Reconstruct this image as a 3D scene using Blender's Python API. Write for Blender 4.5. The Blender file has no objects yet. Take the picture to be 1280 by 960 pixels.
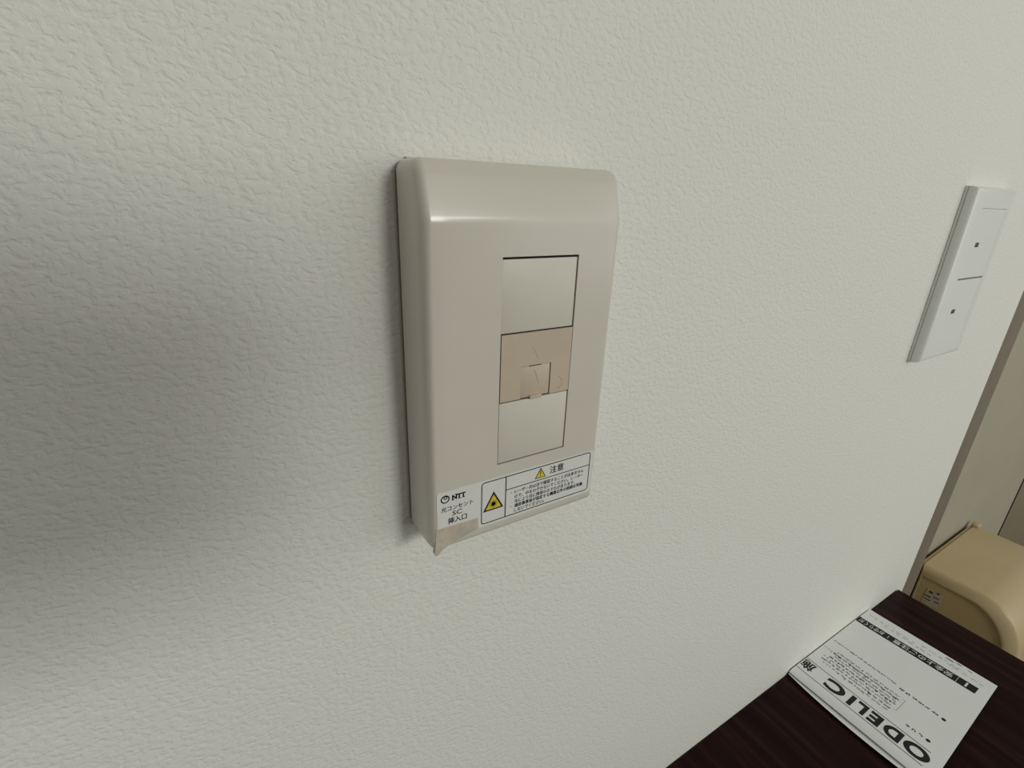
import bpy, bmesh, math, random
from mathutils import Vector, Matrix
random.seed(4)
scene = bpy.context.scene
COL = scene.collection

# ------------------------------------------------------------------ camera
RT = Vector((0.85431382, -0.51857919, 0.03497882))
UP = Vector((0.15867627, 0.32430686, 0.93254861))
FW = Vector((0.49494417, 0.79113886, -0.35934604))
CAM = Vector((-0.04903, -0.14359, 0.11224))
cd = bpy.data.cameras.new('camera')
cam = bpy.data.objects.new('camera', cd)
COL.objects.link(cam)
R = Matrix((RT, UP, -FW)).transposed()
cam.matrix_world = Matrix.Translation(CAM) @ R.to_4x4()
cd.sensor_width = 36.0
cd.sensor_fit = 'HORIZONTAL'
cd.lens = 621.34 / 1280 * 36.0
cd.clip_start = 0.002
cd.clip_end = 60
scene.camera = cam

# ------------------------------------------------------------------ light
world = bpy.data.worlds.new('room_ambient')
scene.world = world
world.use_nodes = True
wb = world.node_tree.nodes['Background']
wb.inputs['Color'].default_value = (0.96, 0.965, 0.885, 1)
wb.inputs['Strength'].default_value = 0.26

def area(name, loc, target, size, power, color, shape='SQUARE', sy=None):
    d = bpy.data.lights.new(name, 'AREA')
    d.shape = shape
    d.size = size
    if sy: d.size_y = sy
    d.energy = power
    d.color = color
    o = bpy.data.objects.new(name, d)
    COL.objects.link(o)
    o.location = loc
    o.rotation_euler = (Vector(target) - Vector(loc)).to_track_quat('-Z', 'Y').to_euler()
    return o

area('added_key_light', (0.45, -1.5, 0.55), (0, 0, 0.05), 0.36, 7.3, (0.99, 1.0, 0.93))  # added frontal key, placed to shape the phone's shadow on the wall
area('added_right_fill', (2.0, -1.9, 0.40), (0.3, 0, 0), 1.5, 11.0, (0.98, 1.0, 0.95))  # added soft fill that brightens the right side of the wall
area('ceiling_lamp', (1.65, -3.2, 1.33), (1.2, -2.2, 0), 0.36, 6.5, (1.0, 0.97, 0.90), 'DISK')

scene.view_settings.view_transform = 'Standard'
scene.view_settings.look = 'None'
scene.view_settings.gamma = 1.0
scene.view_settings.exposure = 0.0
scene.view_settings.use_curve_mapping = False

# ------------------------------------------------------------------ materials
def mat(name, color, rough=0.5, spec=0.5, noise=None, bump=None, coat=0.0):
    """noise=(scale, amount) colour variation, bump=(scale, strength, distance)"""
    m = bpy.data.materials.new(name)
    m.use_nodes = True
    nt = m.node_tree
    b = nt.nodes['Principled BSDF']
    b.inputs['Base Color'].default_value = (*color, 1)
    b.inputs['Roughness'].default_value = rough
    b.inputs['Specular IOR Level'].default_value = spec
    b.inputs['Coat Weight'].default_value = coat
    tc = nt.nodes.new('ShaderNodeTexCoord')
    if noise:
        n = nt.nodes.new('ShaderNodeTexNoise')
        n.inputs['Scale'].default_value = noise[0]
        n.inputs['Detail'].default_value = 4
        nt.links.new(tc.outputs['Object'], n.inputs['Vector'])
        r = nt.nodes.new('ShaderNodeValToRGB')
        a = noise[1]
        r.color_ramp.elements[0].position = 0.3
        r.color_ramp.elements[1].position = 0.7
        r.color_ramp.elements[0].color = (*[c * (1 - a) for c in color], 1)
        r.color_ramp.elements[1].color = (*[min(1, c * (1 + a)) for c in color], 1)
        nt.links.new(n.outputs['Fac'], r.inputs['Fac'])
        nt.links.new(r.outputs['Color'], b.inputs['Base Color'])
    if bump:
        n2 = nt.nodes.new('ShaderNodeTexNoise')
        n2.inputs['Scale'].default_value = bump[0]
        n2.inputs['Detail'].default_value = 3
        nt.links.new(tc.outputs['Object'], n2.inputs['Vector'])
        bp = nt.nodes.new('ShaderNodeBump')
        bp.inputs['Strength'].default_value = bump[1]
        bp.inputs['Distance'].default_value = bump[2]
        nt.links.new(n2.outputs['Fac'], bp.inputs['Height'])
        nt.links.new(bp.outputs['Normal'], b.inputs['Normal'])
    return m

def wallpaper_material():
    m = bpy.data.materials.new('embossed_wallpaper')
    m.use_nodes = True
    nt = m.node_tree
    L = nt.links.new
    b = nt.nodes['Principled BSDF']
    b.inputs['Base Color'].default_value = (0.80, 0.796, 0.748, 1)
    b.inputs['Roughness'].default_value = 0.62
    b.inputs['Specular IOR Level'].default_value = 0.055
    tc = nt.nodes.new('ShaderNodeTexCoord')
    mp = nt.nodes.new('ShaderNodeMapping')
    mp.inputs['Scale'].default_value = (1.0, 1.0, 1.35)
    L(tc.outputs['Object'], mp.inputs['Vector'])
    # wander the coordinates a little so the dents look hand-trowelled
    w = nt.nodes.new('ShaderNodeTexNoise')
    w.inputs['Scale'].default_value = 160
    L(mp.outputs['Vector'], w.inputs['Vector'])
    sub = nt.nodes.new('ShaderNodeVectorMath'); sub.operation = 'SUBTRACT'
    sub.inputs[1].default_value = (0.5, 0.5, 0.5)
    L(w.outputs['Color'], sub.inputs[0])
    mul = nt.nodes.new('ShaderNodeVectorMath'); mul.operation = 'SCALE'
    mul.inputs['Scale'].default_value = 0.003
    L(sub.outputs['Vector'], mul.inputs[0])
    add = nt.nodes.new('ShaderNodeVectorMath'); add.operation = 'ADD'
    L(mp.outputs['Vector'], add.inputs[0]); L(mul.outputs['Vector'], add.inputs[1])
    n1 = nt.nodes.new('ShaderNodeTexNoise')
    n1.inputs['Scale'].default_value = 430
    n1.inputs['Detail'].default_value = 2.5
    n1.inputs['Roughness'].default_value = 0.5
    L(add.outputs['Vector'], n1.inputs['Vector'])
    r1 = nt.nodes.new('ShaderNodeValToRGB')      # flat plateaus, narrow dents
    r1.color_ramp.interpolation = 'EASE'
    r1.color_ramp.elements[0].position = 0.28
    r1.color_ramp.elements[1].position = 0.60
    L(n1.outputs['Fac'], r1.inputs['Fac'])
    n2 = nt.nodes.new('ShaderNodeTexNoise')
    n2.inputs['Scale'].default_value = 950
    n2.inputs['Detail'].default_value = 2
    L(add.outputs['Vector'], n2.inputs['Vector'])
    n3 = nt.nodes.new('ShaderNodeTexNoise')
    n3.inputs['Scale'].default_value = 110
    L(mp.outputs['Vector'], n3.inputs['Vector'])
    ma = nt.nodes.new('ShaderNodeMath'); ma.operation = 'MULTIPLY_ADD'
    ma.inputs[1].default_value = 0.28
    L(n2.outputs['Fac'], ma.inputs[0]); L(r1.outputs['Color'], ma.inputs[2])
    mb = nt.nodes.new('ShaderNodeMath'); mb.operation = 'MULTIPLY_ADD'
    mb.inputs[1].default_value = 1.0
    L(n3.outputs['Fac'], mb.inputs[0]); L(ma.outputs[0], mb.inputs[2])
    bp = nt.nodes.new('ShaderNodeBump')
    bp.inputs['Strength'].default_value = 0.58
    bp.inputs['Distance'].default_value = 0.00030
    L(mb.outputs[0], bp.inputs['Height'])
    L(bp.outputs['Normal'], b.inputs['Normal'])
    return m

def wood_material():
    m = bpy.data.materials.new('dark_wenge_wood')
    m.use_nodes = True
    nt = m.node_tree
    L = nt.links.new
    b = nt.nodes['Principled BSDF']
    b.inputs['Roughness'].default_value = 0.45
    b.inputs['Specular IOR Level'].default_value = 0.05
    tc = nt.nodes.new('ShaderNodeTexCoord')
    mp = nt.nodes.new('ShaderNodeMapping')
    mp.inputs['Scale'].default_value = (1.0, 0.045, 0.3)
    L(tc.outputs['Object'], mp.inputs['Vector'])
    n = nt.nodes.new('ShaderNodeTexNoise')
    n.inputs['Scale'].default_value = 120
    n.inputs['Detail'].default_value = 6
    n.inputs['Roughness'].default_value = 0.6
    L(mp.outputs['Vector'], n.inputs['Vector'])
    r = nt.nodes.new('ShaderNodeValToRGB')
    r.color_ramp.elements[0].position = 0.34
    r.color_ramp.elements[0].color = (0.0095, 0.0030, 0.0029, 1)
    r.color_ramp.elements[1].position = 0.72
    r.color_ramp.elements[1].color = (0.040, 0.0155, 0.0142, 1)
    e = r.color_ramp.elements.new(0.52)
    e.color = (0.019, 0.0062, 0.0059, 1)
    L(n.outputs['Fac'], r.inputs['Fac'])
    L(r.outputs['Color'], b.inputs['Base Color'])
    bp = nt.nodes.new('ShaderNodeBump')
    bp.inputs['Strength'].default_value = 0.25
    bp.inputs['Distance'].default_value = 0.0003
    L(n.outputs['Fac'], bp.inputs['Height'])
    L(bp.outputs['Normal'], b.inputs['Normal'])
    return m

M = dict(
    wall=wallpaper_material(),
    wood=wood_material(),
    cover=mat('ivory_abs_plastic', (0.635, 0.600, 0.530), 0.20, 0.5, noise=(30, 0.02)),
    base=mat('aged_base_plastic', (0.44, 0.40, 0.31), 0.45, 0.4, noise=(200, 0.06)),
    blank=mat('blank_insert_plastic', (0.655, 0.628, 0.555), 0.42, 0.35, noise=(60, 0.02)),
    beige=mat('beige_shutter_plastic', (0.56, 0.47, 0.365), 0.40, 0.4, noise=(90, 0.03)),
    dark=mat('dark_recess', (0.012, 0.011, 0.010), 0.8, 0.2, noise=(100, 0.2)),
    sticker=mat('white_sticker', (0.74, 0.745, 0.72), 0.35, 0.4, noise=(80, 0.015)),
    ink=mat('black_ink', (0.012, 0.012, 0.012), 0.5, 0.3, noise=(300, 0.2)),
    grey_ink=mat('grey_ink', (0.09, 0.093, 0.09), 0.6, 0.2, noise=(300, 0.2)),
    pale_ink=mat('pale_ink', (0.28, 0.29, 0.28), 0.6, 0.2, noise=(300, 0.2)),
    white_ink=mat('reversed_out_white', (0.72, 0.73, 0.71), 0.6, 0.2, noise=(300, 0.05)),
    yellow=mat('warning_yellow', (0.72, 0.58, 0.055), 0.4, 0.4, noise=(200, 0.05)),
    glue=mat('old_adhesive', (0.53, 0.475, 0.39), 0.45, 0.4, noise=(300, 0.12), bump=(500, 0.4, 0.0004)),
    switch=mat('white_switch_plastic', (0.80, 0.81, 0.765), 0.32, 0.45, noise=(40, 0.01)),
    seam=mat('switch_seam_plastic', (0.52, 0.52, 0.47), 0.5, 0.3, noise=(100, 0.05)),
    lens=mat('smoked_indicator', (0.014, 0.013, 0.011), 0.25, 0.5, noise=(200, 0.2)),
    paper=mat('leaflet_paper', (0.76, 0.775, 0.765), 0.75, 0.2, noise=(25, 0.02), bump=(60, 0.15, 0.0006)),
    cream=mat('cream_bin_plastic', (0.60, 0.475, 0.275), 0.34, 0.45, noise=(15, 0.03)),
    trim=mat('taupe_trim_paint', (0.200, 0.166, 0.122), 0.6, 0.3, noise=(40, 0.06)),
    recess=mat('greige_wall_paint', (0.43, 0.40, 0.315), 0.7, 0.2, noise=(12, 0.03), bump=(300, 0.2, 0.0004)),
    door=mat('brown_grey_door', (0.27, 0.235, 0.165), 0.55, 0.3, noise=(10, 0.05)),
    floor=mat('tan_floor', (0.32, 0.25, 0.17), 0.5, 0.3, noise=(6, 0.1)),
    case=mat('tan_phone_case', (0.26, 0.17, 0.125), 0.6, 0.3, noise=(80, 0.1)),
    phone=mat('black_phone_case', (0.02, 0.02, 0.021), 0.5, 0.4, noise=(300, 0.2)),
    glass=mat('phone_glass', (0.01, 0.01, 0.012), 0.08, 0.5, noise=(50, 0.1)),
)

# ------------------------------------------------------------------ helpers
def mesh(name, verts, faces, m, parent=None, smooth=False):
    me = bpy.data.meshes.new(name)
    me.from_pydata([tuple(v) for v in verts], [], faces)
    me.update()
    return from_mesh(name, me, m, parent, smooth)

def from_mesh(name, me, m, parent=None, smooth=False):
    if m: me.materials.append(m)
    if smooth:
        for p in me.polygons: p.use_smooth = True
    o = bpy.data.objects.new(name, me)
    COL.objects.link(o)
    if parent: o.parent = parent
    return o

def from_bm(name, bm, m, parent=None, smooth=False):
    me = bpy.data.meshes.new(name)
    bmesh.ops.recalc_face_normals(bm, faces=bm.faces)
    bm.to_mesh(me); bm.free()
    return from_mesh(name, me, m, parent, smooth)

def box_bm(x0, x1, y0, y1, z0, z1, bev=0.0, seg=2, bm=None):
    own = bm is None
    b2 = bmesh.new()
    vs = [b2.verts.new((x, y, z)) for z in (z0, z1) for y in (y0, y1) for x in (x0, x1)]
    for f in ((0,1,3,2),(4,6,7,5),(0,4,5,1),(2,3,7,6),(0,2,6,4),(1,5,7,3)):
        b2.faces.new([vs[i] for i in f])
    if bev > 0:
        bmesh.ops.bevel(b2, geom=list(b2.edges), offset=bev, segments=seg, affect='EDGES', profile=0.5)
    return b2

def box(name, x0, x1, y0, y1, z0, z1, m, parent=None, bev=0.0, seg=2):
    o = from_bm(name, box_bm(x0, x1, y0, y1, z0, z1, bev, seg), m, parent)
    if bev > 0: sharp_smooth(o)
    return o

def sharp_smooth(o, ang=35):
    me = o.data
    for p in me.polygons: p.use_smooth = True
    bm = bmesh.new(); bm.from_mesh(me)
    for e in bm.edges:
        if len(e.link_faces) == 2 and e.calc_face_angle(0) > math.radians(ang): e.smooth = False
    bm.to_mesh(me); bm.free()

def empty(name, loc=(0, 0, 0)):
    o = bpy.data.objects.new(name, None)
    o.empty_display_size = 0.01
    COL.objects.link(o)
    o.location = loc
    return o

def tag(o, label=None, cat=None, group=None, kind=None):
    if label: o['label'] = label
    if cat: o['category'] = cat
    if group: o['group'] = group
    if kind: o['kind'] = kind
    return o

class Print:
    """collects flat print in 2-D (u,v) and lays it on a surface by a mapping"""
    def __init__(self): self.v = []; self.f = []
    def poly(self, pts):
        n = len(self.v); self.v += [tuple(p) for p in pts]; self.f.append(list(range(n, n + len(pts))))
    def rect(self, u0, u1, v0, v1): self.poly([(u0, v0), (u1, v0), (u1, v1), (u0, v1)])
    def bar(self, a, b, w):
        a = Vector(a); b = Vector(b); d = (b - a).normalized(); n = Vector((-d.y, d.x)) * w / 2
        self.poly([a - n, b - n, b + n, a + n])
    def ring(self, c, r, w, a0=0, a1=360, n=28, sx=1):
        for i in range(n):
            t0 = math.radians(a0 + (a1 - a0) * i / n); t1 = math.radians(a0 + (a1 - a0) * (i + 1) / n)
            self.poly([(c[0] + sx * rr * math.cos(t), c[1] + rr * math.sin(t)) for rr, t in ((r - w / 2, t0), (r + w / 2, t0), (r + w / 2, t1), (r - w / 2, t1))])
    def disc(self, c, r, n=16): self.poly([(c[0] + r * math.cos(2 * math.pi * i / n), c[1] + r * math.sin(2 * math.pi * i / n)) for i in range(n)])
    def rrect(self, u0, u1, v0, v1, r, w):
        for c, a in (((u1 - r, v1 - r), 0), ((u0 + r, v1 - r), 90), ((u0 + r, v0 + r), 180), ((u1 - r, v0 + r), 270)):
            self.ring(c, r, w, a, a + 90, 6)
        self.rect(u0 + r, u1 - r, v0 - w / 2, v0 + w / 2); self.rect(u0 + r, u1 - r, v1 - w / 2, v1 + w / 2)
        self.rect(u0 - w / 2, u0 + w / 2, v0 + r, v1 - r); self.rect(u1 - w / 2, u1 + w / 2, v0 + r, v1 - r)
    def btext(self, s, u0, u1, v0, v1, w):
        for du, dv in ((-w, 0), (w, 0), (0, w * 0.6), (0, -w * 0.6)): self.text(s, u0 + du, u1 + du, v0 + dv, v1 + dv, 0.0, 2)
    def text(self, s, u0, u1, v0, v1, bold=0.0, res=3):
        cu = bpy.data.curves.new('t', 'FONT')
        cu.body = s; cu.size = 1.0; cu.offset = bold; cu.resolution_u = res; cu.fill_mode = 'FRONT'
        ob = bpy.data.objects.new('t', cu); COL.objects.link(ob)
        bpy.context.view_layer.update()
        dg = bpy.context.evaluated_depsgraph_get()
        me = bpy.data.meshes.new_from_object(ob.evaluated_get(dg))
        bpy.data.objects.remove(ob); bpy.data.curves.remove(cu)
        co = [v.co.copy() for v in me.vertices]
        if not co: return
        xa = min(c.x for c in co); xb = max(c.x for c in co); ya = min(c.y for c in co); yb = max(c.y for c in co)
        n = len(self.v)
        self.v += [(u0 + (c.x - xa) / (xb - xa) * (u1 - u0), v0 + (c.y - ya) / (yb - ya) * (v1 - v0)) for c in co]
        self.f += [[n + i for i in p.vertices] for p in me.polygons]
        bpy.data.meshes.remove(me)
    def build(self, name, m, parent, fn):
        o = mesh(name, [fn(u, v) for u, v in self.v], self.f, m, parent)
        return o

mm = 0.001

# ------------------------------------------------------------------ setting
XW = 0.5845                  # right end of the papered wall
ZF = -1.04                   # floor
w = box('wall_main', -1.7, XW, 0.0, 0.06, ZF, 1.36, M['wall'])
tag(w, kind='structure')
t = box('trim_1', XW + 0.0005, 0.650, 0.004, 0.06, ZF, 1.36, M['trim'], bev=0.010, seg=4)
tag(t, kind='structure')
w = box('wall_recess', 0.30, 1.404, 0.068, 0.15, ZF, 1.36, M['recess'])
tag(w, kind='structure')
dr = empty('door_1', (1.43, 0.068, ZF)); tag(dr, kind='structure')
d_ = box('door_panel', 1.434 - 1.43, 2.2 - 1.43, 0.004, 0.04, 0.01, 2.1, M['door'], dr, bev=0.003)
d_ = box('door_gap_shade', 1.4045 - 1.43, 1.4335 - 1.43, 0.002, 0.05, 0.0, 2.1, M['dark'], dr)  # flush dark strip, the shade of the door gap put into its colour
d_ = box('door_header', 1.4045 - 1.43, 2.2 - 1.43, 0.0, 0.08, 2.105, 2.4, M['recess'], dr)
f = box('floor', -1.7, 2.6, -3.2, 0.6, ZF - 0.03, ZF, M['floor'])
tag(f, kind='structure')

# ------------------------------------------------------------------ desk
ZD = -0.28991
XD = 0.56445
desk = empty('desk', (0, -0.25, ZF))
tag(desk, 'dark brown wood grain desk pushed against the white wall', 'desk')
oz, oy = -ZF, 0.25
box('desk_top', -0.75, XD, -0.50 + oy, -0.0008 + oy, ZD - 0.028 + oz, ZD + oz, M['wood'], desk, bev=0.0012)
box('side_panel', XD - 0.030, XD - 0.004, -0.47 + oy, -0.01 + oy, 0.0, ZD - 0.0285 + oz, M['wood'], desk, bev=0.001)
box('side_panel', -0.745, -0.72, -0.47 + oy, -0.01 + oy, 0.0, ZD - 0.0285 + oz, M['wood'], desk, bev=0.001)
box('back_panel', -0.7195, XD - 0.0305, -0.05 + oy, -0.035 + oy, 0.30, ZD - 0.0285 + oz, M['wood'], desk)

# ------------------------------------------------------------------ optical outlet
W, H, D = 69.6, 120.0, 18.43
OX0, OX1, OZ0, OZ1 = 24.6, 52.25, 27.1, 94.9
outlet = empty('fiber_outlet', (0, 0, 0))
tag(outlet, 'glossy ivory wall outlet cover with beige shutter and laser caution sticker', 'wall outlet')

def corner_round(x, z, r, w=W, h=H):
    sx = -1 if x < w / 2 else 1
    sz = -1 if z < h / 2 else 1
    cx = r if sx < 0 else w - r
    cz = r if sz < 0 else h - r
    a = (x - cx) * sx / r; b = (z - cz) * sz / r
    if a > 0 and b > 0:
        a2 = a * math.sqrt(max(0, 1 - b * b / 2)); b2 = b * math.sqrt(max(0, 1 - a * a / 2))
        return cx + sx * a2 * r, cz + sz * b2 * r
    return x, z

# profile across (x, depth)
px = [(0.0, 2.0), (0.05, 4.0), (0.15, 8.0), (0.3, 12.0), (0.42, 14.0), (0.62, 15.5), (0.95, 16.7), (1.4, 17.55), (1.95, 18.1), (2.5, 18.36), (3.1, D)]
xs = px + [(x, D) for x in (8, 12, 16, 20, OX0, 31, 38.4, 45, OX1, 56, 60, 63)] + [(W - x, d) for x, d in reversed(px)]
# profile up (z, fraction of depth)
zs = [(0.0, 0.0), (0.0, 0.25), (0.1, 0.6), (0.2, 0.86), (0.5, 0.94), (1.1, 0.985), (2.0, 1.0), (4, 1)]
zs += [(z, 1.0) for z in (8, 14, 20, OZ0, 40, 49.4, 60, 71.8, 84, OZ1, 99, 102.5)]
def Tz(z):
    # flat, a bend of a few millimetres, then a slope back to the wall
    z0, z1, sl = 103.6, 106.0, 0.24 / 15.0
    if z <= z0: return 1.0
    if z <= z1: return 1 - sl * (z - z0) ** 2 / (2 * (z1 - z0))
    return 1 - sl * ((z1 - z0) / 2 + (z - z1))
zs += [(z, Tz(z)) for z in (103.6, 104, 104.4, 104.8, 105.2, 105.6, 106, 108, 110, 112, 114, 115.5, 116.5)]
zs += [(117.4, Tz(117.4) - 0.006), (118.2, Tz(118.2) - 0.022), (118.9, Tz(118.9) - 0.05), (119.5, Tz(119.5) - 0.10), (119.85, Tz(119.8) - 0.16), (120, 0.52), (120, 0.25), (120, 0.0)]
verts, faces = [], []
for (z, T) in zs:
    for (x, d) in xs:
        X, Z = corner_round(x, z, 3.6)
        verts.append((X * mm, -(2.0 + (d - 2.0) * T) * mm, Z * mm))
nx = len(xs)
for j in range(len(zs) - 1):
    for i in range(nx - 1):
        xm = (xs[i][0] + xs[i + 1][0]) / 2; zm = (zs[j][0] + zs[j + 1][0]) / 2
        if OX0 < xm < OX1 and OZ0 < zm < OZ1: continue
        a = j * nx + i
        faces.append((a, a + 1, a + nx + 1, a + nx))
# walls of the insert opening
k = len(verts)
ring = [(OX0, OZ0), (OX1, OZ0), (OX1, OZ1), (OX0, OZ1)]
for dep in (D, D - 6):
    verts += [(x * mm, -dep * mm, z * mm) for x, z in ring]
for i in range(4):
    a, b = k + i, k + (i + 1) % 4
    faces.append((a, b, b + 4, a + 4))
cover = mesh('cover', verts, faces, M['cover'], outlet)
sharp_smooth(cover, 50)

# thin base frame between cover and wall
base = from_bm('base_frame', box_bm(-0.35 * mm, (W + 0.35) * mm, -1.25 * mm, -0.02 * mm, -0.2 * mm, (H + 0.3) * mm), M['base'], outlet)
bm = bmesh.new(); bm.from_mesh(base.data)
bmesh.ops.bevel(bm, geom=[e for e in bm.edges if abs((e.verts[0].co - e.verts[1].co).normalized().y) > 0.9], offset=3.6 * mm, segments=6, affect='EDGES')
bm.to_mesh(base.data); bm.free()
# dark joint between base and cover
joint = from_bm('joint', box_bm(0.5 * mm, (W - 0.5) * mm, -2.4 * mm, -1.26 * mm, 0.5 * mm, (H - 0.5) * mm), M['dark'], outlet)
bm = bmesh.new(); bm.from_mesh(joint.data)
bmesh.ops.bevel(bm, geom=[e for e in bm.edges if abs((e.verts[0].co - e.verts[1].co).normalized().y) > 0.9], offset=3.6 * mm, segments=6, affect='EDGES')
bm.to_mesh(joint.data); bm.free()
# near-black filler close behind the inserts, painting the shade in their gaps
box('gap_shade_filler', (OX0 - 0.01) * mm, (OX1 + 0.01) * mm, -(D - 0.7) * mm, -3.0 * mm, (OZ0 - 0.01) * mm, (OZ1 + 0.01) * mm, M['dark'], outlet)

def insert(name, x0, x1, z0, z1, m, front):
    return box(name, x0 * mm, x1 * mm, -front * mm, -(D - 6.0) * mm, z0 * mm, z1 * mm, m, outlet, bev=0.12 * mm)
insert('blank_insert', 24.62, 51.62, 72.2, 94.2, M['blank'], D - 0.02)
insert('blank_insert', 24.82, 51.72, 27.55, 49.1, M['blank'], D - 0.02)
# beige shutter: a frame around the flap, with a dark slot on the flap's right
sh = empty('shutter_insert'); sh.parent = outlet
FX0, FX1, FZ1 = 32.6, 43.7, 60.45
def shpart(name, x0, x1, z0, z1, front=D + 0.05, m=M['beige']):
    return box(name, x0 * mm, x1 * mm, -front * mm, -(D - 5.5) * mm, z0 * mm, z1 * mm, m, sh, bev=0.1 * mm)
outl = [(24.98, 49.6), (FX0 - 0.05, 49.6), (FX0 - 0.05, FZ1 + 0.14), (FX1 + 0.45, FZ1 + 0.14), (FX1 + 0.45, 49.5), (51.98, 49.5), (51.98, 71.7), (24.98, 71.7)]
ov = [(x * mm, -d * mm, z * mm) for d in (D + 0.05, D - 5.5) for x, z in outl]
mesh('shutter_frame', ov, [list(range(8)), list(range(8, 16))[::-1]] + [(i, (i + 1) % 8, 8 + (i + 1) % 8, 8 + i) for i in range(8)], M['beige'], sh)
shpart('flap', FX0 - 0.03, FX1, 49.75, FZ1 + 0.02, D + 0.02)
box('flap_tab', 36.0 * mm, 40.6 * mm, -(D + 0.75) * mm, -(D - 1.0) * mm, 49.05 * mm, 50.35 * mm, M['beige'], sh, bev=0.2 * mm)
box('flap_notch', 35.6 * mm, 40.2 * mm, -(D + 0.075) * mm, -(D - 0.5) * mm, 60.36 * mm, 60.66 * mm, M['dark'], sh)
def tube(name, pts, r, m, parent, n=6):
    """thin bead along points"""
    vs, fs = [], []
    for i, p in enumerate(pts):
        p = Vector(p)
        a = Vector(pts[max(0, i - 1)]); b = Vector(pts[min(len(pts) - 1, i + 1)])
        t = (b - a).normalized()
        u = t.cross(Vector((0.13, 0.97, 0.2))).normalized(); v = t.cross(u)
        for k in range(n):
            q = 2 * math.pi * k / n
            vs.append(p + (u * math.cos(q) + v * math.sin(q)) * r)
    for i in range(len(pts) - 1):
        for k in range(n):
            fs.append((i * n + k, i * n + (k + 1) % n, (i + 1) * n + (k + 1) % n, (i + 1) * n + k))
    fs.append(list(range(n))[::-1]); fs.append([len(vs) - n + k for k in range(n)])
    return mesh(name, vs, fs, m, parent, True)
M['emboss'] = mat('beige_emboss', (0.50, 0.40, 0.29), 0.45, 0.4, noise=(200, 0.05))
tube('embossed_mark', [((47.2 + 1.9 * math.cos(a)) * mm, -(D + 0.03) * mm, (52.9 + 2.3 * math.sin(a)) * mm) for a in [math.radians(-70 + 14 * i) for i in range(11)]], 0.13 * mm, M['emboss'], sh)
tube('embossed_mark', [((37.6 + 0.32 * i) * mm, -(D + 0.03) * mm, (59.0 - 0.7 * i - 0.02 * i * i) * mm) for i in range(7)], 0.09 * mm, M['emboss'], sh)
tube('embossed_mark', [((36.6 + 0.35 * i) * mm, -(D + 0.05) * mm, (66.8 - 0.62 * i) * mm) for i in range(7)], 0.07 * mm, M['emboss'], sh)

# sticker ---------------------------------------------------------------
def on_cover(off):
    return lambda u, v: (u * mm, -(D + off) * mm, v * mm)
pts = [(2.7, 9.1), (17.6, 8.7), (17.6, 4.9), (18.3, 4.2), (66.2, 4.0), (66.9, 4.7), (66.9, 21.6), (66.2, 22.3), (3.3, 22.6), (2.7, 22.0)]
sv = []; sf = []
# thin slab following the flat front
for off in (0.02, 0.10):
    sv += [on_cover(off)(*p) for p in pts]
n = len(pts)
sf.append(list(range(n, 2 * n))); sf.append(list(range(n))[::-1])
for i in range(n): sf.append((i, (i + 1) % n, n + (i + 1) % n, n + i))
sticker = mesh('caution_sticker', sv, sf, M['sticker'], outlet)
sticker['label'] = 'white sticker with black laser caution text and yellow triangles'
pr = Print()
pr.rrect(18.9, 65.4, 5.3, 21.6, 1.1, 0.36)
pr.rect(28.1, 28.5, 5.3, 21.6)
pr.rect(28.3, 65.4, 16.1, 16.42)
pr.btext('注意', 46.8, 52.9, 17.55, 20.55, 0.07)
lines = [('・', 'レーザー光は目で確認することが出来ません', 32.0, 62.8, 13.75), ('', 'ので、中をのぞかないでください。レーザー', 32.0, 62.7, 11.75),
         ('', '光により目に障害のおそれがあります。', 32.0, 58.9, 9.80), ('・', '通信事業者が指定する機器以外の接続は実施', 32.1, 62.7, 7.95),
         ('', 'しないでください。', 32.1, 45.0, 6.00)]
for i, (dot, s, u0, u1, vc) in enumerate(lines):
    pr.btext(s, u0, u1, vc - 0.02, vc + 1.55, 0.06 if i == 3 else 0.035)
    if dot: pr.disc((30.7, vc + 0.75), 0.2, 8)
# telephone company mark: ring with a loop hanging from its top
pr.ring((5.6, 19.75), 1.28, 0.42, sx=1.05)
pr.ring((5.72, 20.35), 0.50, 0.36, n=16)
pr.text('NTT', 8.0, 12.9, 18.75, 20.6, 0.06)
for (u, v) in ((8.35, 18.75), (9.4, 20.6), (10.75, 18.75), (12.2, 18.75)):
    pr.rect(u - 0.5, u + 0.5, v - 0.12, v + 0.12)
pr.btext('光コンセント', 4.2, 15.6, 14.95, 16.85, 0.04)
pr.btext('SC', 8.1, 11.6, 12.75, 14.45, 0.04)
pr.btext('挿入口', 6.5, 13.3, 9.85, 12.15, 0.06)
# triangles in black
pr.poly([(23.5, 17.35), (19.45, 9.95), (27.55, 9.95)])
pr.poly([(42.65, 21.25), (40.25, 17.05), (45.05, 17.05)])
pr.build('label_print', M['ink'], sticker, on_cover(0.13))
ye = Print()
ye.poly([(23.5, 16.1), (20.45, 10.5), (26.55, 10.5)])
ye.poly([(42.65, 20.55), (40.75, 17.35), (44.55, 17.35)])
yo = ye.build('warning_triangle', M['yellow'], sticker, on_cover(0.16))
bu = Print()
for i in range(16):
    a = 2 * math.pi * i / 16 + 0.1
    r = 1.75 if i % 2 == 0 else 1.35
    bu.bar((23.5, 12.35), (23.5 + r * math.cos(a), 12.35 + r * math.sin(a)), 0.16)
bu.disc((23.5, 12.35), 0.8, 14)
bu.rect(42.48, 42.82, 18.35, 20.0); bu.rect(42.48, 42.82, 17.6, 18.0)
bu.build('burst_symbol', M['ink'], sticker, on_cover(0.19))

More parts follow.
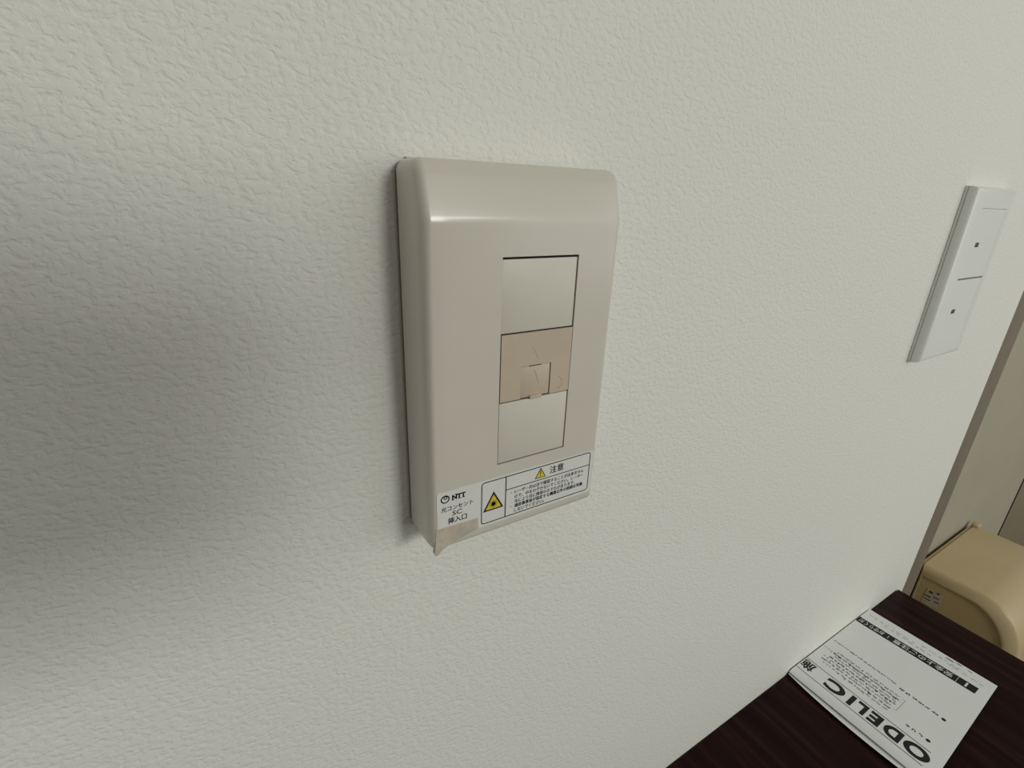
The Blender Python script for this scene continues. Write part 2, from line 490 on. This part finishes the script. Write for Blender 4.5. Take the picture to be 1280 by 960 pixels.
# old adhesive at the lower left corner: a smear on the front with a drip
gv = [(2.3, 9.0), (17.2, 8.4), (17.4, 4.0), (13.5, 3.2), (10.0, 2.2), (7.0, 1.4), (4.8, 0.5), (3.6, -0.5), (3.0, -1.2), (2.3, -1.4), (1.7, -0.9), (1.6, -0.2), (1.9, 1.2)]
vv = []; ff = []
n = len(gv)
cgx = 6.5; cgz = 4.5
vv += [((x) * mm, -(D - 1.6) * mm, z * mm) for x, z in gv]
vv += [((x) * mm, -(D + 0.015) * mm, z * mm) for x, z in gv]
vv += [((cgx + (x - cgx) * 0.93) * mm, -(D + 0.05) * mm, (cgz + (z - cgz) * 0.93) * mm) for x, z in gv]
for lv in range(2):
    for i in range(n):
        j = (i + 1) % n
        ff.append((lv * n + i, lv * n + j, (lv + 1) * n + j, (lv + 1) * n + i))
ff.append(list(range(2 * n, 3 * n))); ff.append(list(range(n))[::-1])
g = mesh('adhesive_smear', vv, ff, M['glue'], outlet)
g['label'] = 'brownish dried adhesive smear with a small drip'

# ------------------------------------------------------------------ light switch
SX, SZ, SH = 380.45, 6.83, 120.0
sw = empty('light_switch', (SX * mm, 0, SZ * mm))
tag(sw, 'white double rocker light switch plate near the right wall end', 'light switch')
SW = 71.0
def taper(name, a, b, d0, d1, m, r=1.5):
    """plate: outline a (x0,x1,z0,z1) at depth d0 to outline b at depth d1"""
    bm = bmesh.new()
    vs = []
    for (x0, x1, z0, z1), d in ((a, d0), (b, d1)):
        vs += [bm.verts.new((x * mm, -d * mm, z * mm)) for x, z in ((x0, z0), (x1, z0), (x1, z1), (x0, z1))]
    for i in range(4):
        bm.faces.new((vs[i], vs[(i + 1) % 4], vs[4 + (i + 1) % 4], vs[4 + i]))
    bm.faces.new(vs[:4]); bm.faces.new(vs[4:])
    bmesh.ops.bevel(bm, geom=[e for e in bm.edges], offset=r * mm, segments=4, affect='EDGES', clamp_overlap=True)
    o = from_bm(name, bm, m, sw); sharp_smooth(o, 40)
    return o
taper('base_frame', (0, SW, 0, SH), (0.1, SW - 0.1, 0.1, SH - 0.1), 0.05, 1.9, M['switch'], 0.4)
box('joint', 0.6 * mm, (SW - 0.6) * mm, -2.15 * mm, -1.95 * mm, 0.6 * mm, (SH - 0.6) * mm, M['seam'], sw)
# cover frame around the rockers: four bevelled bars
RX0, RX1, RZ0, RZ1 = 17.6, 62.2, 13.6, 106.6
dd = 7.4
def frame_part():
    prof = [(0.3, 2.2), (0.5, 4.0), (1.0, 5.7), (1.8, 6.7), (2.8, 7.2), (4.4, dd)]
    loops = []
    for ins, d in prof:
        loops.append([((ins) , d, ins), (SW - ins * 0.75, d, ins), (SW - ins * 0.75, d, SH - ins * 0.8), (ins, d, SH - ins * 0.8)])
    loops.append([(RX0, dd, RZ0), (RX1, dd, RZ0), (RX1, dd, RZ1), (RX0, dd, RZ1)])
    loops.append([(RX0, dd - 3, RZ0), (RX1, dd - 3, RZ0), (RX1, dd - 3, RZ1), (RX0, dd - 3, RZ1)])
    v = []; f = []
    for l in loops: v += [(x * mm, -d * mm, z * mm) for x, d, z in l]
    for i in range(len(loops) - 1):
        for k in range(4):
            f.append((4 * i + k, 4 * i + (k + 1) % 4, 4 * i + 4 + (k + 1) % 4, 4 * i + 4 + k))
    o = mesh('cover_frame', v, f, M['switch'], sw)
    sharp_smooth(o, 40)
frame_part()
box('rocker_bay', (RX0 - 1) * mm, (RX1 + 1) * mm, -4.0 * mm, -2.2 * mm, (RZ0 - 1) * mm, (RZ1 + 1) * mm, M['dark'], sw)
def rocker(z0, z1):
    v = []
    prof = [(RX0 + 0.06, 7.35), (RX0 + 8, 7.6), (RX0 + 20, 7.55), (RX0 + 32, 7.75), (RX1 - 0.06, 7.35)]
    f = []
    for z in (z0, z1):
        for x, d in prof: v.append((x * mm, -d * mm, z * mm))
    for z in (z0, z1):
        for x, d in prof: v.append((x * mm, -4.2 * mm, z * mm))
    n = len(prof)
    for i in range(n - 1):
        f.append((i, i + 1, n + i + 1, n + i))
        f.append((i, 2 * n + i, 2 * n + i + 1, i + 1))
        f.append((n + i, n + i + 1, 3 * n + i + 1, 3 * n + i))
    f.append((0, n, 3 * n, 2 * n)); f.append((n - 1, 3 * n - 1, 4 * n - 1, 2 * n - 1))
    o = mesh('rocker', v, f, M['switch'], sw)
    sharp_smooth(o, 20)
    return o
zmid = 59.6
r1 = rocker(zmid + 0.6, RZ1 - 0.2)
r2 = rocker(RZ0 + 0.05, zmid - 0.6)
for r_, zc in ((r1, 82.9), (r2, 36.4)):
    box('indicator_window', 26.0 * mm, 31.4 * mm, -7.85 * mm, -6.5 * mm, (zc - 1.5) * mm, (zc + 1.5) * mm, M['lens'], r_, bev=0.1 * mm)

# ------------------------------------------------------------------ folded leaflet on the desk
leaf = empty('folded_leaflet', (0.42, -0.055, ZD))
tag(leaf, 'folded white printed instruction leaflet with black lettering on dark desk', 'leaflet')
LX, LY = 420.0, -55.0
A_, B_, C_, D_ = (350.0, -1.0), (497.0, -0.8), (501.6, -104.6), (350.0, -109.6)
def ltop(x, y):
    """height of the top sheet (mm above the desk)"""
    h = 3.9 + 0.5 * math.exp(-((x - 350) / 22) ** 2)
    if y > -12: h += (y + 12) * (y + 12) * 0.003
    return h
def lpt(x, y, z): return ((x - LX) * mm, (y - LY) * mm, z * mm)
def sheet(name, inset, zfun, x_end, parent, thick=0.12):
    """a leaf: quad A..D resampled as a grid"""
    nu, nv = 48, 40
    v = []; f = []
    for i in range(nu + 1):
        s = i / nu
        for j in range(nv + 1):
            t = j / nv
            xa = A_[0] + (B_[0] - A_[0]) * s; ya = A_[1] + (B_[1] - A_[1]) * s
            xb = D_[0] + (C_[0] - D_[0]) * s; yb = D_[1] + (C_[1] - D_[1]) * s
            x = xa + (xb - xa) * t; y = ya + (yb - ya) * t
            x = x_end(s, x, t)
            y = y + inset * (1 - 2 * t) * (-1)
            v.append((x, y, zfun(x, y, s, t)))
    top = [lpt(*p) for p in v]
    bot = [lpt(p[0], p[1], p[2] - thick) for p in v]
    N = len(v)
    for i in range(nu):
        for j in range(nv):
            a = i * (nv + 1) + j
            f.append((a, a + nv + 1, a + nv + 2, a + 1))
            f.append((N + a, N + a + 1, N + a + nv + 2, N + a + nv + 1))
    m_ = nv + 1
    for i in range(nu):
        a = i * m_; f.append((a, N + a, N + a + m_, a + m_))
        a = i * m_ + nv; f.append((a, a + m_, N + a + m_, N + a))
    for j in range(nv):
        a = j; f.append((a, a + 1, N + a + 1, N + a))
        a = nu * m_ + j; f.append((a, N + a, N + a + 1, a + 1))
    o = mesh(name, top + bot, f, M['paper'], parent)
    sharp_smooth(o, 50)
    return o
def lens(t): return max(0.0, math.sin(math.pi * min(1, t * 0.86 + 0.03))) ** 0.7
top_sheet = sheet('top_leaf', 0, lambda x, y, s, t: ltop(x, y) - (1.6 * max(0, (0.035 - s) / 0.035) ** 2), lambda s, x, t: x, leaf)
sheet('middle_leaf', 0.2, lambda x, y, s, t: 2.6, lambda s, x, t: x + 1.5 * (1 - s) - 0.5 * s, leaf)
sheet('lower_leaf', 0.3, lambda x, y, s, t: 0.55 + 1.5 * max(0, (0.05 - s) / 0.05) ** 2, lambda s, x, t: x - (5.6 * lens(t) + 0.4) * (1 - s) ** 6 - 0.6 * s, leaf)
sheet('lower_leaf', 0.1, lambda x, y, s, t: 1.6, lambda s, x, t: x + 2.5 * (1 - s) - 1.0 * s, leaf)

# print: u runs toward the wall (world +y), v runs toward -x (letters' up)
def on_leaf(off):
    def fn(u, v):
        x, y = -v, u
        return lpt(x, y, ltop(x, y) + off)
    return fn
def printed(name, fill, m=M['ink'], off=0.07):
    P = Print(); fill(P)
    return P.build(name, m, top_sheet, on_leaf(off))
def band(u): return -483.2 + (u + 96.9) * (483.2 - 476.8) / 95.9, -473.4 + (u + 96.9) * (473.4 - 467.6) / 95.9
def strips(P, u0, u1, v0, v1, n=30):
    k = len(P.v)
    for i in range(n + 1):
        u = u0 + (u1 - u0) * i / n
        P.v += [(u, v0), (u, v1)]
    P.f += [[k + 2 * i, k + 2 * i + 2, k + 2 * i + 3, k + 2 * i + 1] for i in range(n)]
printed('rule', lambda P: strips(P, -99.6, -1.4, -378.7, -378.05))
printed('rule', lambda P: strips(P, -100.2, -1.4, -360.95, -360.3))
for ch, ua, ub in (('O', -101.8, -84.3), ('D', -82.6, -70.2), ('E', -67.8, -58.8), ('L', -56.6, -48.8), ('I', -46.6, -43.0), ('C', -39.2, -23.4)):
    rd = 0.3 if ch in 'OC' else 0.0
    printed('letter', lambda P: P.text(ch, ua, ub, -376.2 - rd, -362.9 + rd, 0.05 if ch != 'I' else 0.0, 8))
printed('letter', lambda P: P.btext('施', -11.5, -1.8, -376.3, -364.6, 0.35))
def bar_(P):
    for i in range(41):
        u = -96.9 + 95.9 * i / 40
        P.v += [(u, band(u)[0]), (u, band(u)[1])]
    P.f += [[2 * i, 2 * i + 2, 2 * i + 3, 2 * i + 1] for i in range(40)]
printed('heading_bar', bar_)
printed('bullet', lambda P: P.disc((-93.0, -420.3), 1.6, 12))
printed('bullet', lambda P: P.disc((-94.0, -387.9), 1.6, 12))
# reversed-out heading letters
hp = Print()
def band_text(s, u0, u1, bold):
    b0, t0 = band((u0 + u1) / 2)
    k = len(hp.v)
    hp.text(s, u0, u1, b0 + 1.6, t0 - 1.6, bold)
    for i in range(k, len(hp.v)):
        u, v = hp.v[i]
        sh_ = band(u)[0] - b0
        hp.v[i] = (u, v + sh_)
band_text('1', -90.3, -88.9, 0.02)
b0, t0 = band(-83.0)
hp.rect(-83.2, -82.9, b0 + 0.6, t0 - 0.6)
band_text('安全上のご注意', -79.5, -33.0, 0.01)
hp.disc((-28.5, (band(-28.5)[0] + band(-28.5)[1]) / 2 + 1.2), 0.6, 8); hp.disc((-28.5, (band(-28.5)[0] + band(-28.5)[1]) / 2 - 1.2), 0.6, 8)
band_text('お守りくだ', -24.5, -2.5, 0.01)
hp.build('print_reversed', M['white_ink'], top_sheet, on_leaf(0.12))
# small print, too small to read in the photo: broken strokes
sp = Print(); pp = Print()
rnd = random.Random(11)
def run(P, u0, u1, v, h, gap=0.5, lo=1.2, hi=4.5):
    u = u0
    while u < u1:
        w_ = min(rnd.uniform(lo, hi), u1 - u)
        hh = h * rnd.uniform(0.6, 1.0)
        q = u
        while q < u + w_ - 0.3:          # upright strokes of tiny letters
            e = min(q + rnd.uniform(0.4, 0.9), u + w_)
            vv0 = v + rnd.uniform(-0.1, 0.25) * h
            P.rect(q, e, vv0, vv0 + hh * rnd.uniform(0.45, 1.0))
            q = e + rnd.uniform(0.05, 0.3)
        u += w_ + rnd.uniform(gap * 0.5, gap * 2.2)
run(sp, -89.0, -59.5, -421.6, 3.2, 1.2, 3, 6)
run(sp, -90.5, -78.5, -389.0, 3.0, 1.0, 2.5, 4)
run(sp, -57.0, -3.5, -423.0, 1.9, 0.5)
for k, v in enumerate((-411.5, -407.6, -403.8, -400.0, -396.2, -392.4, -388.4)):
    run(sp if k % 2 else pp, -66.0 + rnd.uniform(0, 2), -5.5 - rnd.uniform(0, 14), v, 2.8, 0.7)
run(sp, -40, -8, -405.8, 1.5, 3.0)
pp.rect(-69.0, -68.7, -410.5, -393.5); pp.rect(-69.0, -66.5, -410.7, -410.4); pp.rect(-69.0, -66.5, -393.7, -393.4)
pp.rect(-68.5, -1.5, -406.9, -406.6)
for v, a, b in ((-490.5, -98, -70), (-486.5, -60, -20), (-489.5, -45, -4), (-492.5, -80, -48)):
    run(pp, a, b, v, 1.6, 1.6)
for u, v, r_ in ((-71, -496.5, 2.2), (-77.5, -498, 1.6), (-86, -497.5, 1.2)):
    pp.poly([(u + r_ * (1.6 * math.cos(a)) , v + r_ * 0.55 * math.sin(a)) for a in [i * math.pi / 5 for i in range(10)]])
tag(sp.build('small_print', M['grey_ink'], top_sheet, on_leaf(0.07)), kind='stuff')
tag(pp.build('faint_print', M['pale_ink'], top_sheet, on_leaf(0.07)), kind='stuff')

# ------------------------------------------------------------------ cream bin beyond the wall end
BX0, BX1 = 0.887, 1.118
YB, YF = 0.058, -0.082
ZT, ZB = -0.440, ZF + 0.001
binn = empty('storage_bin', ((BX0 + BX1) / 2, 0, ZF))
tag(binn, 'cream plastic bin with rounded front standing beyond the wall end', 'bin')
def bprof(ins, n=12):
    """side outline (y,z) inset by ins; rounded upper front corner"""
    yb, yf, zt, zb = YB - ins * 0.35, YF + ins, ZT - ins, ZB + ins
    ry, rz = 0.062 - ins * 0.35, 0.085 - ins * 0.4
    p = [(yb, zb), (yb, zt)]
    for i in range(n + 1):
        a = math.pi / 2 * i / n
        p.append((yf + ry - ry * math.sin(a), zt - rz + rz * math.cos(a)))
    p.append((yf, zb))
    return p
ox, ozb = (BX0 + BX1) / 2, ZF
def bp_(x, yz): return (x - ox, yz[0], yz[1] - ozb)
loops = [(BX0 + 0.0060, 0.0165), (BX0 + 0.0055, 0.0158), (BX0 + 0.0022, 0.0150), (BX0 + 0.0018, 0.0138), (BX0 + 0.0026, 0.0115), (BX0 + 0.0105, 0.0020), (BX0 + 0.013, 0.0005), (BX0 + 0.017, 0.0), (BX1 - 0.008, 0.0), (BX1 - 0.003, 0.001), (BX1, 0.004)]
v = []; f = []
n = len(bprof(0))
for x, ins in loops: v += [bp_(x, p) for p in bprof(ins)]
for i in range(len(loops) - 1):
    for k in range(n):
        f.append((i * n + k, i * n + (k + 1) % n, (i + 1) * n + (k + 1) % n, (i + 1) * n + k))
f.append([(len(loops) - 1) * n + k for k in range(n)])
body = mesh('body', v, f, M['cream'], binn); sharp_smooth(body, 50)
pv = [bp_(BX0 + 0.0050, p) for p in bprof(0.0156)] + [bp_(BX0 + 0.0085, p) for p in bprof(0.0156)]
pf = [list(range(n)), list(range(n, 2 * n))[::-1]] + [(k, (k + 1) % n, n + (k + 1) % n, n + k) for k in range(n)]
M['cream_shaded'] = mat('cream_panel_shaded', (0.57, 0.435, 0.225), 0.45, 0.4, noise=(15, 0.03))  # same bin plastic, darkened to paint in the recessed panel's shade
panel = mesh('side_panel', pv, pf, M['cream_shaded'], binn)
# raised back lip with a small peg
box('back_lip', BX0 + 0.006 - ox, BX1 - ox, YB + 0.0005, YB + 0.006, ZT - 0.06 - ozb, ZT - 0.002 - ozb, M['cream'], binn, bev=0.0025)
box('hinge_peg', BX1 - 0.014 - ox, BX1 + 0.001 - ox, YB - 0.008, YB + 0.004, ZT - 0.001 - ozb, ZT + 0.006 - ozb, M['cream'], binn, bev=0.003, seg=3)
M['bin_sticker'] = mat('worn_clear_sticker', (0.56, 0.50, 0.37), 0.45, 0.4, noise=(150, 0.15))
# paper sticker on the side panel
def sp_(y, z, off=0.0): return (BX0 + 0.0048 - off - ox, y, z - ozb)
q = [(0.040, -0.473), (0.018, -0.475), (0.020, -0.503), (0.042, -0.503)]
sv = [sp_(*p) for p in q] + [sp_(*p, 0.0006) for p in q]
stk = mesh('paper_sticker', sv, [(0, 1, 2, 3), (7, 6, 5, 4)] + [(i, (i + 1) % 4, 4 + (i + 1) % 4, 4 + i) for i in range(4)], M['bin_sticker'], binn)
bpz = Print()
for y, z, wd, hh in ((0.035, -0.4775, 0.005, 0.004), (0.026, -0.474, 0.004, 0.003), (0.037, -0.487, 0.008, 0.0025), (0.026, -0.483, 0.008, 0.002), (0.036, -0.493, 0.009, 0.002), (0.024, -0.490, 0.006, 0.002)):
    bpz.rect(y - wd / 2, y + wd / 2, z - hh / 2, z + hh / 2)
bpz.build('sticker_marks', M['grey_ink'], stk, lambda u, v: sp_(u, v, 0.0009))

# ------------------------------------------------------------------ smartphone the picture is taken with, on a small tripod
ph = empty('smartphone', CAM)
ph.rotation_euler = R.to_euler()
tag(ph, 'smartphone in a tan case facing the wall outlet from close by', 'phone')
# local axes: x right, y up, z back from the wall
PX0, PX1, PY0, PY1 = -0.066, 0.106, -0.048, 0.036
box('case', PX0, PX1, PY0, PY1, 0.006, 0.014, M['case'], ph, bev=0.003, seg=3)
box('screen', PX0 + 0.003, PX1 - 0.003, PY0 + 0.003, PY1 - 0.003, 0.0141, 0.0146, M['glass'], ph)
box('camera_bump', -0.012, 0.014, -0.030, 0.012, 0.004, 0.0059, M['phone'], ph, bev=0.0008)

tp = empty('phone_holder', (0, 0, ZD))
tag(tp, 'black gooseneck phone holder with round foot standing on the dark desk', 'phone holder')
foot = Vector((-0.24, -0.40, ZD))
tp.location = foot
def tl(p): return Vector(p) - foot
# clamp: jaws above and below the phone joined by a back bar, in the phone's tilt
def oriented_box(name, a0, a1, b0, b1, c0, c1):
    vs = [tl(CAM + RT * a + UP * b - FW * c) for c in (c0, c1) for b in (b0, b1) for a in (a0, a1)]
    return mesh(name, vs, [(0, 2, 3, 1), (4, 5, 7, 6), (0, 1, 5, 4), (2, 6, 7, 3), (0, 4, 6, 2), (1, 3, 7, 5)], M['phone'], tp)
oriented_box('clamp_bar', 0.011, 0.028, PY0 - 0.005, PY1 + 0.005, 0.018, 0.026)
oriented_box('clamp_jaw', 0.011, 0.028, PY1 + 0.0008, PY1 + 0.005, 0.008, 0.0179)
oriented_box('clamp_jaw', 0.011, 0.028, PY0 - 0.005, PY0 - 0.0008, 0.008, 0.0179)
P0 = CAM + RT * 0.0195 + UP * -0.007 - FW * 0.027
P1 = P0 - FW * 0.16
P2 = Vector((foot.x, foot.y, P1.z + 0.10))
P3 = Vector((foot.x, foot.y, ZD + 0.016))
gp = []
for k in range(25):
    u = k / 24
    gp.append(tl(P0 * (1 - u) ** 3 + P1 * 3 * u * (1 - u) ** 2 + P2 * 3 * u * u * (1 - u) + P3 * u ** 3))
tube('gooseneck', gp, 0.005, M['phone'], tp, 12)
fv, ff2 = [], []
prof_ = [(0.0, 0.0), (0.048, 0.0), (0.05, 0.003), (0.05, 0.009), (0.046, 0.013), (0.012, 0.017), (0.0, 0.018)]
for r_, z_ in prof_:
    fv += [(r_ * math.cos(2 * math.pi * k / 32), r_ * math.sin(2 * math.pi * k / 32), z_) for k in range(32)]
for i in range(len(prof_) - 1):
    for k in range(32):
        ff2.append((i * 32 + k, i * 32 + (k + 1) % 32, (i + 1) * 32 + (k + 1) % 32, (i + 1) * 32 + k))
mesh('foot', fv, ff2, M['phone'], tp, True)
